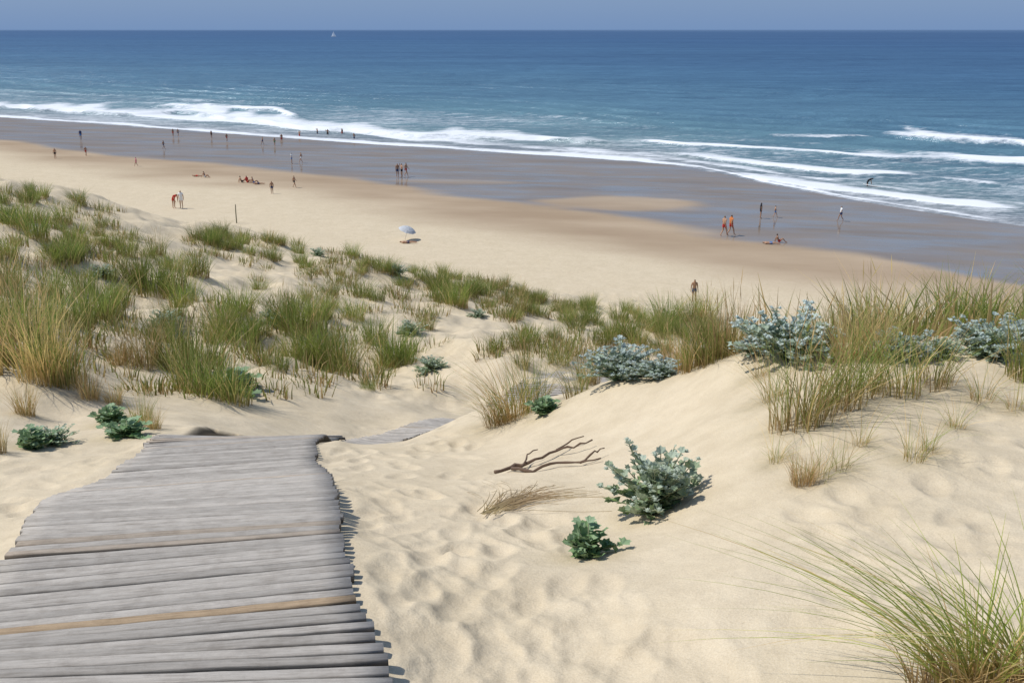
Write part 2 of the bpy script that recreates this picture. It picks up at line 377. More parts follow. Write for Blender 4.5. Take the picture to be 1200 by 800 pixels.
holly(cast(690,650),3,.92,"small low sea holly with broad grey-green leaves",1)
def hol_w(px,py,v,s,label,r=0,fl=1.0):
    p=cast(px,py); holly(p,v,s,label,r,(s,s,s*fl))
def hol_n(px,py,ym,wpx,v,label,r=0,fl=1.0):   # plant on the near dune with a given spread
    p=cast_near(px,py,ym)
    if p:
        s=wpx*depth_of(py,p[1])/F/(.72 if v==1 else .64 if v==2 else .33); holly(p,v,s,label,r,(s,s,s*fl))
hol_n(728,434,9,96,1,"bushy grey-blue sea holly on the dune shoulder",.5,1.0); hol_n(770,442,9,66,1,"trailing green sea holly at the dune edge",.2,.75)
hol_n(925,418,7.5,130,1,"large silver-blue sea holly among marram grass",2,.95); hol_n(885,414,7.5,60,1,"silver-blue sea holly among marram grass",3,.8)
hol_n(1058,420,7.4,80,1,"silver-blue sea holly among marram grass",1.2,.9); hol_n(1100,420,7.4,60,2,"silver-blue sea holly among marram grass",2.2,.9)
hol_n(1155,418,7.4,100,1,"large silver-blue sea holly among marram grass",4); hol_n(1200,414,7.4,90,1,"silver-blue sea holly among marram grass",5)
hol_w(62,520,2,.72,"grey-green sea holly beside dry grass",1,.7); hol_w(40,524,3,1.3,"low grey-green sea holly on sand",2,.8); hol_w(150,512,3,1.5,"green leafy sea holly at the walkway edge",.3,.6); hol_w(132,496,3,1.3,"green leafy sea holly at the walkway edge",.9,.8)
hol_w(505,436,2,1.2,"dark green sea holly on pale dune slope",2.2,.8); hol_w(480,392,2,1.2,"grey-green sea holly on pale dune slope",.2,.8)
hol_w(275,460,3,2.6,"green leafy sea holly below marram clumps",.2,.7); hol_w(318,380,2,1.2,"grey-green sea holly between grass clumps",1.9,.8); hol_w(193,382,2,1.2,"grey-green sea holly between grass clumps",.9,.8)
hol_w(640,484,3,1.1,"green leafy sea holly under leaning grass",.4,.7); hol_w(465,322,2,1.5,"grey sea holly on the far dune",.4,.8); hol_w(372,300,2,1.3,"grey sea holly on the far dune",1.4,.8)
hol_w(120,325,2,1.2,"grey-green sea holly between grass clumps",1.2,.8); hol_w(560,372,2,1.0,"grey-green sea holly between grass clumps",1.2,.8)
# dry straw bundle draped on the sand
def straw_bundle(px0,py0,px1,py1,n_,wid,label,seed):
    r=random.Random(seed); a=cast(px0,py0); b=cast(px1,py1); V=[];Fc=[];C=[]
    ax=np.array([b[0]-a[0],b[1]-a[1]]); ln=np.linalg.norm(ax); ax/=ln; sx=np.array([-ax[1],ax[0]]); P_=[]
    for i in range(n_):
        s0=r.uniform(-.05,.35)*ln; l=ln*r.uniform(.35,.75); o0=r.gauss(0,wid*.45); an=r.gauss(0,.4); lift=abs(r.gauss(0,.025)); c=np.array([.60,.47,.26])*r.uniform(.6,1.15)
        for k in range(6):
            t=k/5; q=np.array(a[:2])+ax*(s0+l*t)+sx*(o0+math.tan(an)*l*t*(.5+.5*t)); w=.0024*(1-t*.7)
            P_.append((q[0]-sx[0]*w,q[1]-sx[1]*w,.012+lift*math.sin(t*3.1)+o0*0)); P_.append((q[0]+sx[0]*w,q[1]+sx[1]*w,.014+lift*math.sin(t*3.1))); C+=[c,c]
        for k in range(5):
            o=i*12+2*k; Fc.append((o,o+1,o+3,o+2))
    P_=np.array(P_); P_[:,2]+=height(P_[:,0],P_[:,1]); org=P_[0].copy()
    obj("dry_grass_bundle",mesh_np("dry_grass_bundle",P_-org,np.array(Fc),M_GRASS,{'col':np.array(C)}),tuple(org),label=label,category="dry grass")
straw_bundle(570,604,664,570,100,.06,"flattened tuft of dry straw lying on sand",4)
def gpt(px,py,dz):
    p=cast(px,py); return Vector((p[0],p[1],p[2]+dz))
parts=[]
def branch(pp,r0,r1):
    pts=[gpt(a,b,c) for a,b,c in pp]; q=[]
    for i in range(len(pts)-1):
        for k in range(3):
            t=k/3; v=pts[i].lerp(pts[i+1],t)
            if i or k: v=v+Vector((random.gauss(0,.006),random.gauss(0,.006),random.gauss(0,.007)))
            q.append(v)
    q.append(pts[-1]); m=len(q)
    parts.append(tube(q,[(r0+(r1-r0)*i/(m-1))*random.uniform(.75,1.25) for i in range(m)],8))
branch([(580,556,.02),(604,550,.025),(628,545,.03),(652,533,.04),(672,529,.035),(694,522,.045)],.015,.005)
branch([(600,552,.02),(625,554,.025),(655,546,.03),(680,545,.02),(704,540,.02)],.012,.005)
branch([(652,533,.04),(664,526,.05),(684,520,.06)],.007,.004)
branch([(680,545,.02),(696,538,.05),(708,533,.05)],.008,.004)
branch([(612,551,.03),(618,543,.06),(630,539,.08)],.007,.003)
obj("driftwood_branch",pymesh("driftwood_branch",*join_parts(parts),M_DRIFT),label="forked dead brown branch lying on the sand",category="driftwood")
# ------------------------------------------------------------ terrain sheet
def radial(parts):
    return np.unique(np.concatenate(parts))
rr_=radial([np.linspace(.25,1.8,16),np.geomspace(1.9,13,560),np.geomspace(13.1,60,260),np.geomspace(60.5,260,190),np.geomspace(265,9000,40)])
aa_=np.concatenate([np.linspace(-180,-62,24),np.linspace(-58,-34,30),np.linspace(-33.8,33.8,600),np.linspace(34.2,58,30),np.linspace(62,180,24)[:-1]])*math.pi/180
def polar(rr,aa,closed,name_center=True):
    R,Aa=np.meshgrid(rr,aa,indexing='ij'); X=R*np.sin(Aa); Y=R*np.cos(Aa); nr,na=R.shape
    I=np.arange(nr*na).reshape(nr,na); J=np.roll(I,-1,1)
    if not closed: I=I[:,:-1]; J=J[:,:-1]
    Fc=np.stack([I[:-1],J[:-1],J[1:],I[1:]],-1).reshape(-1,4)
    return X.ravel(),Y.ravel(),Fc
X,Y,Fc=polar(rr_,aa_,True)
Z=height(X,Y)
near=np.nonzero((np.hypot(X,Y)<14))[0]; nx,ny=X[near],Y[near]; dz=np.zeros(len(near))
dz+=fbm(nx*1.6,ny*1.6,51,3)*.05+fbm(nx*7,ny*7,55,3)*.005
def board_dist(x,y):
    best=9
    for i in range(len(LRx)-1):
        c0=(LRx[i][0]+LRx[i][1])/2; c1=(LRx[i+1][0]+LRx[i+1][1])/2; d=c1-c0; t=np.clip(np.dot(np.array([x,y])-c0,d)/np.dot(d,d),0,1)
        best=min(best,np.linalg.norm(np.array([x,y])-c0-d*t))
    return best
def fp(x,y,ang,dep,L_=.15,W_=.062):
    m=np.nonzero((np.abs(nx-x)<.35)&(np.abs(ny-y)<.35))[0]
    ax=(nx[m]-x)*math.cos(ang)+(ny[m]-y)*math.sin(ang); ay=-(nx[m]-x)*math.sin(ang)+(ny[m]-y)*math.cos(ang)
    wv=W_*(1+.25*np.clip(ax/L_,-1,1)); q=np.sqrt((ax/L_)**2+(ay/wv)**2)
    prof_=np.exp(-q**3)*(1+.3*(ax/L_))
    dz[m]=dz[m]*(1-.35*np.exp(-q**4))-dep*prof_+dep*.2*np.exp(-((q-1.45)/.35)**2)
cnt=0
while cnt<230:
    py=random.uniform(495,830); x0=np.interp(py,[500,540,600,700,830],[410,375,398,425,460]); x1=np.interp(py,[500,540,600,700,830],[540,590,650,770,900])
    px=x0+(x1-x0)*random.random()**1.3
    p=cast(px,py); cnt+=1
    if not p or board_dist(p[0],p[1])<.80: continue
    fp(p[0],p[1],math.pi/2+random.gauss(.15,.45)+(math.pi if random.random()<.5 else 0),random.uniform(.008,.022),random.uniform(.11,.155),random.uniform(.05,.07))
for i in range(80):
    p=cast(random.uniform(940,1230),random.uniform(450,740))
    if p: fp(p[0],p[1],random.uniform(0,3),random.uniform(.006,.017),.12,.06)
for i in range(70):
    p=cast(random.uniform(-20,150),random.uniform(520,610))
    if p and board_dist(p[0],p[1])>.8: fp(p[0],p[1],random.uniform(0,3),random.uniform(.007,.018),.12,.06)
def bdist(nx,ny,last,cap=False):
    bd=np.full(len(nx),9.0)
    for i in range(last):
        c0=(LRx[i][0]+LRx[i][1])/2; c1=(LRx[i+1][0]+LRx[i+1][1])/2; d=c1-c0
        tr=((nx-c0[0])*d[0]+(ny-c0[1])*d[1])/np.dot(d,d); t=np.clip(tr,0,1); di=np.hypot(nx-c0[0]-d[0]*t,ny-c0[1]-d[1]*t)
        if cap and i==last-1: di=di+9*(tr>1.0)
        bd=np.minimum(bd,di)
    return bd
bd=bdist(nx,ny,6,True); bd2=bdist(nx,ny,len(LRx)-1)
wb=sstep(.52,.64,bd); wf_=sstep(.60,.78,bd); w2=sstep(.6,.8,bd2)
dz=dz*wf_*(.3+.7*w2)-.045*(1-wb)+.012*wb*(1-sstep(.8,1.1,bd))+.018*np.exp(-((bd-.78)/.08)**2)*(.3+fbm(nx*1.5,ny*1.5,401,2)*3)
Z[near]+=dz
mid=np.nonzero((np.hypot(X,Y)>=14)&(np.hypot(X,Y)<60))[0]; Z[mid]+=fbm(X[mid]*3,Y[mid]*3,71,3)*.12
q=beach_q(X,Y); nz=fbm(X*.05,Y*.09,81,4); nz2=fbm(X*.015,Y*.04,85,3)
wet=1-sstep(.95,1.03,q+nz*.20+nz2*.14); damp=1-sstep(1.10,1.42,q+nz*.3+nz2*.2)
bx,by,_=on_level(725,238,.8); bn=fbm(X*.12,Y*.2,87,3)
bar=1-sstep(.70,1.10,np.sqrt(((X-bx)/9)**2+((Y-by)/5)**2)+bn*.7); bx2,by2,_=on_level(540,212,.8)
bar2=1-sstep(.6,1.1,np.sqrt(((X-bx2)/9)**2+((Y-by2)/2.2)**2)+bn*.6)
wet=wet*(1-bar*.85)*(1-bar2*.35)
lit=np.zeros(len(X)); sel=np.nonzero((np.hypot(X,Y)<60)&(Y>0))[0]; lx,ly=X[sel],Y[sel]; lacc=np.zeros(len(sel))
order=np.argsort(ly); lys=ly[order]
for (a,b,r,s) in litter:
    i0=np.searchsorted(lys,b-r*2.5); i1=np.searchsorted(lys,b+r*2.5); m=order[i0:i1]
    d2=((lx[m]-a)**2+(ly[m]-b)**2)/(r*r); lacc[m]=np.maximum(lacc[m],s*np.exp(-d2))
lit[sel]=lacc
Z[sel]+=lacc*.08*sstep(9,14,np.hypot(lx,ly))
under=np.zeros(len(X)); under[near]=1-sstep(.56,.66,bd)  # mask for gap shade painted into the sand below the slats
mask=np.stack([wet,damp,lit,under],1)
# sand material
m,nt,N,L=newmat("sand"); out=N.new('ShaderNodeOutputMaterial')
geo=N.new('ShaderNodeNewGeometry'); at=N.new('ShaderNodeAttribute'); at.attribute_name='mask'
sep=N.new('ShaderNodeSeparateColor'); L.new(at.outputs['Color'],sep.inputs[0])
def noise(scale,detail=4,rough=.55,vec=None,sc=None):
    t=N.new('ShaderNodeTexNoise'); t.inputs['Scale'].default_value=scale; t.inputs['Detail'].default_value=detail; t.inputs['Roughness'].default_value=rough
    v=vec or geo.outputs['Position']
    if sc:
        mp=N.new('ShaderNodeMapping'); mp.inputs['Scale'].default_value=sc[:3]; mp.inputs['Rotation'].default_value=(0,0,sc[3]); L.new(v,mp.inputs[0]); v=mp.outputs[0]
    L.new(v,t.inputs['Vector']); return t.outputs['Fac']
def ramp(src,stops):
    r=N.new('ShaderNodeValToRGB'); L.new(src,r.inputs[0]); e=r.color_ramp.elements
    while len(e)<len(stops): e.new(.5)
    for i,(p_,c_) in enumerate(stops): e[i].position=p_; e[i].color=tuple(c_)+(1,) if len(c_)==3 else c_
    return r.outputs[0]
def mix(f,a,b,mode='MIX'):
    x=N.new('ShaderNodeMix'); x.data_type='RGBA'; x.blend_type=mode
    for s,i in ((f,0),(a,6),(b,7)):
        if hasattr(s,'links'): L.new(s,x.inputs[i])
        elif isinstance(s,(int,float)): x.inputs[i].default_value=s
        else: x.inputs[i].default_value=tuple(s)+(1,)
    return x.outputs[2]
def math_(op,a,b=0,clamp=False):
    x=N.new('ShaderNodeMath'); x.operation=op; x.use_clamp=clamp
    for s,i in ((a,0),(b,1)):
        if hasattr(s,'links'): L.new(s,x.inputs[i])
        else: x.inputs[i].default_value=s
    return x.outputs[0]
base=ramp(noise(1.1,5),[(.3,(.585,.49,.34)),(.7,(.67,.57,.415))])
base=mix(.4,base,ramp(noise(140,2,.7),[(.3,(.50,.41,.28)),(.65,(.73,.63,.47))]))
base=mix(.5,base,mix(1.0,base,ramp(noise(5,5,.65),[(.35,(.86,.84,.81)),(.65,(1.08,1.08,1.08))]),'MULTIPLY'))
speck=ramp(noise(38,3,.7),[(.68,(0,0,0)),(.75,(1,1,1))])
base=mix(math_('MULTIPLY',speck,.4),base,(.30,.22,.13))
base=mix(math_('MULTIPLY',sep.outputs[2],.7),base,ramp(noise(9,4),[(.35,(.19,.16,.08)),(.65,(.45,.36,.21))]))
base=mix(sep.outputs[1],base,ramp(noise(.05,4,.6,sc=(1,2.2,1,.6)),[(.35,(.36,.27,.185)),(.65,(.46,.36,.255))]))
base=mix(math_('MULTIPLY',at.outputs['Alpha'],.93),base,(.03,.025,.02))  # near-black tint stands in for shade under the boardwalk
wetc=ramp(noise(.06,5,.6,sc=(1,3,1,.6)),[(.3,(.20,.16,.13)),(.7,(.265,.215,.175))])
d1=N.new('ShaderNodeBsdfDiffuse'); L.new(base,d1.inputs[0])
d2=N.new('ShaderNodeBsdfDiffuse'); L.new(wetc,d2.inputs[0])
gl=N.new('ShaderNodeBsdfGlossy'); gl.inputs['Roughness'].default_value=.10; gl.inputs['Color'].default_value=(.92,.92,.93,1)
wf=ramp(noise(.09,5,.65,sc=(1,3.2,1,.6)),[(.38,(.15,.15,.15)),(.5,(.28,.28,.28)),(.62,(.48,.48,.48))])
mw=N.new('ShaderNodeMixShader'); L.new(wf,mw.inputs[0]); L.new(d2.outputs[0],mw.inputs[1]); L.new(gl.outputs[0],mw.inputs[2])
mf=N.new('ShaderNodeMixShader'); L.new(sep.outputs[0],mf.inputs[0]); L.new(d1.outputs[0],mf.inputs[1]); L.new(mw.outputs[0],mf.inputs[2])
hsum=math_('ADD',math_('MULTIPLY',noise(14,5,.6),.6),math_('MULTIPLY',noise(90,3,.6),.14))
bp=N.new('ShaderNodeBump'); bp.inputs['Distance'].default_value=.016; L.new(math_('SUBTRACT',1,sep.outputs[0]),bp.inputs['Strength']); L.new(hsum,bp.inputs['Height'])
L.new(bp.outputs[0],d1.inputs['Normal']); L.new(mf.outputs[0],out.inputs[0])
M_SAND=m
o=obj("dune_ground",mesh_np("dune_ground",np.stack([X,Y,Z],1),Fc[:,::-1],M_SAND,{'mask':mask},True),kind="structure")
# ------------------------------------------------------------ boardwalk
m,nt,N,L=newmat("weathered_wood"); out=N.new('ShaderNodeOutputMaterial'); geo=N.new('ShaderNodeNewGeometry')
uv=N.new('ShaderNodeUVMap'); uv.uv_map='UVMap'; at=N.new('ShaderNodeAttribute'); at.attribute_name='col'
g1=noise(1,5,.65,vec=uv.outputs[0],sc=(7,90,1,0)); g2=noise(1,4,.7,vec=uv.outputs[0],sc=(9,9,1,0)); g3=noise(1,3,.7,vec=uv.outputs[0],sc=(14,300,1,0))
c=ramp(g1,[(.32,(.72,.70,.68)),(.5,(.97,.97,.97)),(.7,(1.12,1.11,1.10))])
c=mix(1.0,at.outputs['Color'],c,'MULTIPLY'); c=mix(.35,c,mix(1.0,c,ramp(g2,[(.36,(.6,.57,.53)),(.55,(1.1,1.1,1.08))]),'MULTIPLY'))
b=N.new('ShaderNodeBsdfPrincipled'); b.inputs['Roughness'].default_value=.85; b.inputs['Specular IOR Level'].default_value=.15; L.new(c,b.inputs['Base Color'])
bp=N.new('ShaderNodeBump'); bp.inputs['Distance'].default_value=.003; bp.inputs['Strength'].default_value=1; L.new(math_('ADD',g1,math_('MULTIPLY',g3,.5)),bp.inputs['Height']); L.new(bp.outputs[0],b.inputs['Normal'])
L.new(b.outputs[0],out.inputs[0]); M_WOOD=m
cs=[(a+b_)/2 for a,b_ in LRx]; acc=[0]
for i in range(1,len(cs)): acc.append(acc[-1]+np.linalg.norm(cs[i]-cs[i-1]))
V=[];Fq=[];UV=[];CC=[]
s=0;k=0
Lx=np.array([a for a,_ in LRx]); Rx=np.array([b_ for _,b_ in LRx])
def smooth_interp(s,arr):
    return sum(np.array([np.interp(s+d,acc,arr[:,0]),np.interp(s+d,acc,arr[:,1])]) for d in (-.10,0,.10))/3
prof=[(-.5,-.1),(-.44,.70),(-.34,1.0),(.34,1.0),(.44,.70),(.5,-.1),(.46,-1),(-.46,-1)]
pshade=[.22,.60,1.0,1.0,.60,.22,.15,.15]  # slat sides and undersides coloured darker to stand in for gap shade
jr=0;jl=0
while s<acc[-1]:
    far=s>acc[6]+.1
    if far and s<acc[6]+.75: s+=.1; continue
    Lp=smooth_interp(s,Lx); Rp=smooth_interp(s,Rx); d=(Rp-Lp)/np.linalg.norm(Rp-Lp)
    jr=jr*.85+random.gauss(0,.008); jl=jl*.7+random.gauss(0,.011)
    Lp=Lp-d*jl; Rp=Rp+d*jr
    t2=np.array([-d[1],d[0]]); tw=random.gauss(0,.003)
    Lp=Lp+t2*tw; Rp=Rp-t2*tw
    wdt=random.uniform(.050,.062); th=.015; lift=.030-(.032 if far else 0); hz=random.gauss(0,.0015); zl=gz(*Lp)+lift+random.gauss(0,.002); zr=gz(*Rp)+lift+random.gauss(0,.002)
    zc=gz(*((Lp+Rp)/2))+lift
    zm=(zl+zr)/2; 
    if zc>zm and not far: zl+=(zc-zm)*.6; zr+=(zc-zm)*.6
    r=random.random(); gsh=random.uniform(.78,1.14)
    col=np.array([.44,.405,.36])*gsh
    if r<.12: col=np.array([.42,.355,.285])*gsh
    if abs(s-(acc[1]-.03))<.034: col=np.array([.42,.31,.20])
    ns=12; st=len(V); bow=random.gauss(0,.003); tilt=random.gauss(0,.04); vo=k*.37
    for i in range(ns+1):
        f=i/ns; c2=Lp+(Rp-Lp)*f+t2*(bow*math.sin(math.pi*f)+random.gauss(0,.0010)); z=zl+(zr-zl)*f+hz+random.gauss(0,.0005)
        if far: z=gz(*c2)+lift+hz
        wi=wdt*(1+random.gauss(0,.02))*(1-.10*(i in(0,ns)))
        for (a,h),pc in zip(prof,pshade):
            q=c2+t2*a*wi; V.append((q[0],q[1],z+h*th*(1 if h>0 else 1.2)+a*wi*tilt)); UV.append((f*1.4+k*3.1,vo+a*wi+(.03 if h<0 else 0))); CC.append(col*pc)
    for i in range(ns):
        for j in range(8):
            a=st+i*8+j; b_=st+i*8+(j+1)%8; Fq.append((a,b_,b_+8,a+8))
    for e in (st,st+ns*8):
        Fq.append((e,e+1,e+2,e+7)); Fq.append((e+2,e+3,e+4,e+7)); Fq.append((e+4,e+5,e+6,e+7))
    s+=wdt+random.uniform(.016,.024); k+=1
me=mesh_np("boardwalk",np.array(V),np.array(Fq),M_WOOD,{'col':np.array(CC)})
ul=me.uv_layers.new(name='UVMap'); li=np.empty(len(me.loops),np.int32); me.loops.foreach_get('vertex_index',li); ul.data.foreach_set('uv',np.array(UV,dtype=np.float32)[li].ravel())
bm=bmesh.new(); bm.from_mesh(me); bmesh.ops.recalc_face_normals(bm,faces=bm.faces); bm.to_mesh(me); bm.free()
o=obj("boardwalk_path",me,kind="structure"); o["label"]="weathered grey slatted wooden boardwalk over dune sand"; o["category"]="boardwalk"
# ------------------------------------------------------------ sea
rs=radial([np.geomspace(60,330,620),np.geomspace(332,1200,120),np.geomspace(1220,90000,60)])
as_=np.concatenate([np.linspace(-88,-34,40),np.linspace(-33.8,33.8,560),np.linspace(34.2,100,50)])*math.pi/180
X,Y,Fc=polar(rs,as_,False); dist=np.hypot(X,Y)
ysx=np.interp(X,SX,SY); off_=Y-ysx       # metres seaward
foam=np.zeros(len(X)); Zs=np.zeros(len(X))
def band(pts,strength,hgt=0,soft=.25,sd=0):
    """pts: (px,py,half thickness)"""
    top=[on_level(a,b-h) for a,b,h in pts]; bot=[on_level(a,b+h) for a,b,h in pts]
    tx=[p[0] for p in top]; ty=[p[1] for p in top]; bxx=[p[0] for p in bot]; byy=[p[1] for p in bot]
    x0=min(tx[0],bxx[0]); x1=max(tx[-1],bxx[-1])
    wob=fbm(X*.06,np.zeros_like(X)+sd,90+sd,4)
    yt=np.interp(X,tx,ty); yb=np.interp(X,bxx,byy); th=np.maximum(yt-yb,.5)
    yb2=yb+wob*th*.9; yt2=yt+fbm(X*.11,np.zeros_like(X),190+sd,4)*th*1.8
    t=(Y-yb2)/np.maximum(yt2-yb2,.4)
    ends=sstep(x0-3,x0+5,X)*(1-sstep(x1-5,x1+3,X))
    var=.74+.55*vnoise(X*.09+sd*3.3,Y*.03,290+sd)
    f=sstep(-.12,.10,t)*(1-sstep(.25,1.4,t))*ends*strength*np.minimum(var,1.1)
    np.maximum(foam,f,out=foam)
    if hgt: Zs[:]=np.maximum(Zs,hgt*ends*np.exp(-((Y-yb2-1.2)/np.where(Y>yb2+1.2,4.5,1.4))**2))
band([(-60,121,4.5),(0,123,5),(100,127,6.5),(200,131,8.5),(260,134,11),(310,138,13),(345,144,11),(400,150,7.5),(500,156,6),(600,160,6),(680,164,5),(722,167,3)],.97,.7,sd=1)
band([(200,125,2.5),(270,126,4),(330,130,5),(350,136,3)],1.15,.7,sd=9)
band([(-60,123,1.8),(0,125,2),(120,131,2.5),(260,141,3),(400,153,3),(560,161,2.6),(680,166,2),(715,168,1)],1.15,.3,sd=29)
band([(-60,131,2),(0,136,1.8),(200,150,1.8),(400,164,1.8),(600,177,2),(740,186,2),(820,195,1.8),(900,214,1.8),(1000,232,1.8),(1100,247,1.6),(1200,262,1.4)],1.12,.05,sd=2)
band([(735,164,2),(800,168,3.5),(900,173,5),(1000,180,5.5),(1100,185,5.5),(1210,191,6)],1.1,.5,sd=3)
band([(775,178,2.5),(850,186,5),(920,192,6),(1000,199,5.5),(1070,203,3)],1.08,.35,sd=4)
band([(1045,159,3.5),(1100,162,5.5),(1210,168,6)],1.45,1.0,sd=5)
band([(840,199,2.5),(900,209,5),(960,219,5.5),(1040,228,5),(1120,236,5),(1190,242,3)],1.12,.25,sd=6)
band([(380,150,3),(480,161,5),(600,168,5),(700,177,5),(800,186,4)],.88,.12,sd=7)
band([(640,172,3),(760,182,3.5),(860,196,3.5),(940,208,3)],.92,.12,sd=17)
band([(1000,214,3),(1040,219,2.5),(1090,226,1.5)],.9,.1,sd=8)
band([(1060,205,1.5),(1120,211,2),(1200,220,2)],.85,.2,sd=38)
band([(900,203,1.5),(980,211,2),(1010,214,1.5)],.9,.1,sd=39)
band([(880,160,1),(940,161,1.5),(1030,163,1)],.8,.4,sd=41)
band([(960,240,2),(1060,250,2),(1200,268,2)],.7,.02,sd=18)
surf=np.interp(off_,[-8,0,30,60,90,115],[.56,.56,.55,.48,.24,0])*(.85+.4*vnoise(X*.04,Y*.04,555)); foam=np.maximum(foam,surf)
# swell
ang=rad(-36); ca,sa=math.cos(ang),math.sin(ang); al=X*ca+Y*sa; ac=-X*sa+Y*ca
ph=ac+fbm(X*.012,Y*.012,60,3)*45
sw=np.sin(ph/13*2*math.pi)*.5+.5
fade=np.interp(off_,[0,25,60,250,2500],[0,.15,1,.7,0])
Zs+=(sw**3*.40*(.4+1.2*vnoise(al*.02,ac*.03,8))+fbm(X*.25,Y*.25,61,2)*.22)*fade
Zs+=.02
shade=np.stack([np.clip(foam,0,1.3),np.interp(off_,[0,30,120,500,3000,20000],[0,.2,.4,.6,.8,1]),np.clip(sw,0,1)],1)
m,nt,N,L=newmat("sea_water"); out=N.new('ShaderNodeOutputMaterial'); geo=N.new('ShaderNodeNewGeometry')
at=N.new('ShaderNodeAttribute'); at.attribute_name='mask'; sep=N.new('ShaderNodeSeparateColor'); L.new(at.outputs['Color'],sep.inputs[0])
wc=ramp(sep.outputs[1],[(0,(.22,.24,.25)),(.12,(.155,.235,.255)),(.3,(.10,.20,.255)),(.5,(.062,.145,.24)),(.7,(.044,.107,.215)),(.85,(.048,.105,.21)),(1,(.085,.15,.26))])  # far end paler: horizon haze painted into the water colour
n1=noise(1,5,.6,sc=(.004,.016,1,.45)); n2=noise(1,5,.65,sc=(.03,.14,1,.5)); n3=noise(1,4,.6,sc=(.35,.9,1,.5)); n4=noise(1,4,.6,sc=(.0006,.004,1,.1))
wc=mix(1.0,wc,ramp(n1,[(.3,(.82,.84,.87)),(.7,(1.16,1.14,1.1))]),'MULTIPLY')
wc=mix(1.0,wc,ramp(n2,[(.3,(.72,.75,.80)),(.7,(1.26,1.22,1.17))]),'MULTIPLY')
wc=mix(1.0,wc,ramp(n4,[(.3,(.9,.9,.92)),(.7,(1.08,1.08,1.06))]),'MULTIPLY')
dw=N.new('ShaderNodeBsdfDiffuse'); L.new(wc,dw.inputs[0])
gw=N.new('ShaderNodeBsdfGlossy'); gw.inputs['Roughness'].default_value=.3; gw.inputs['Color'].default_value=(.8,.9,1,1)
bp=N.new('ShaderNodeBump'); bp.inputs['Distance'].default_value=.8; bp.inputs['Strength'].default_value=.9; L.new(math_('ADD',n3,math_('MULTIPLY',n2,1.5)),bp.inputs['Height'])
L.new(bp.outputs[0],dw.inputs['Normal']); L.new(bp.outputs[0],gw.inputs['Normal'])
mw=N.new('ShaderNodeMixShader'); mw.inputs[0].default_value=.14; L.new(dw.outputs[0],mw.inputs[1]); L.new(gw.outputs[0],mw.inputs[2])
fn=noise(1,6,.75,sc=(.16,.5,1,.6)); fn2=noise(1,5,.75,sc=(.8,1.6,1,.6))
fs=math_('ADD',math_('MULTIPLY',fn,.6),math_('MULTIPLY',fn2,.4))
ft=math_('SUBTRACT',math_('ADD',math_('MULTIPLY',fs,1.8),sep.outputs[0]),1.44)
ff=math_('MULTIPLY',ft,2.3,True)
df=N.new('ShaderNodeBsdfDiffuse'); df.inputs[0].default_value=(.77,.80,.83,1)
mf=N.new('ShaderNodeMixShader'); L.new(ff,mf.inputs[0]); L.new(mw.outputs[0],mf.inputs[1]); L.new(df.outputs[0],mf.inputs[2]); L.new(mf.outputs[0],out.inputs[0])
obj("sea_water",mesh_np("sea_water",np.stack([X,Y,Zs],1),Fc[:,::-1],m,{'mask':shade},True),kind="structure")
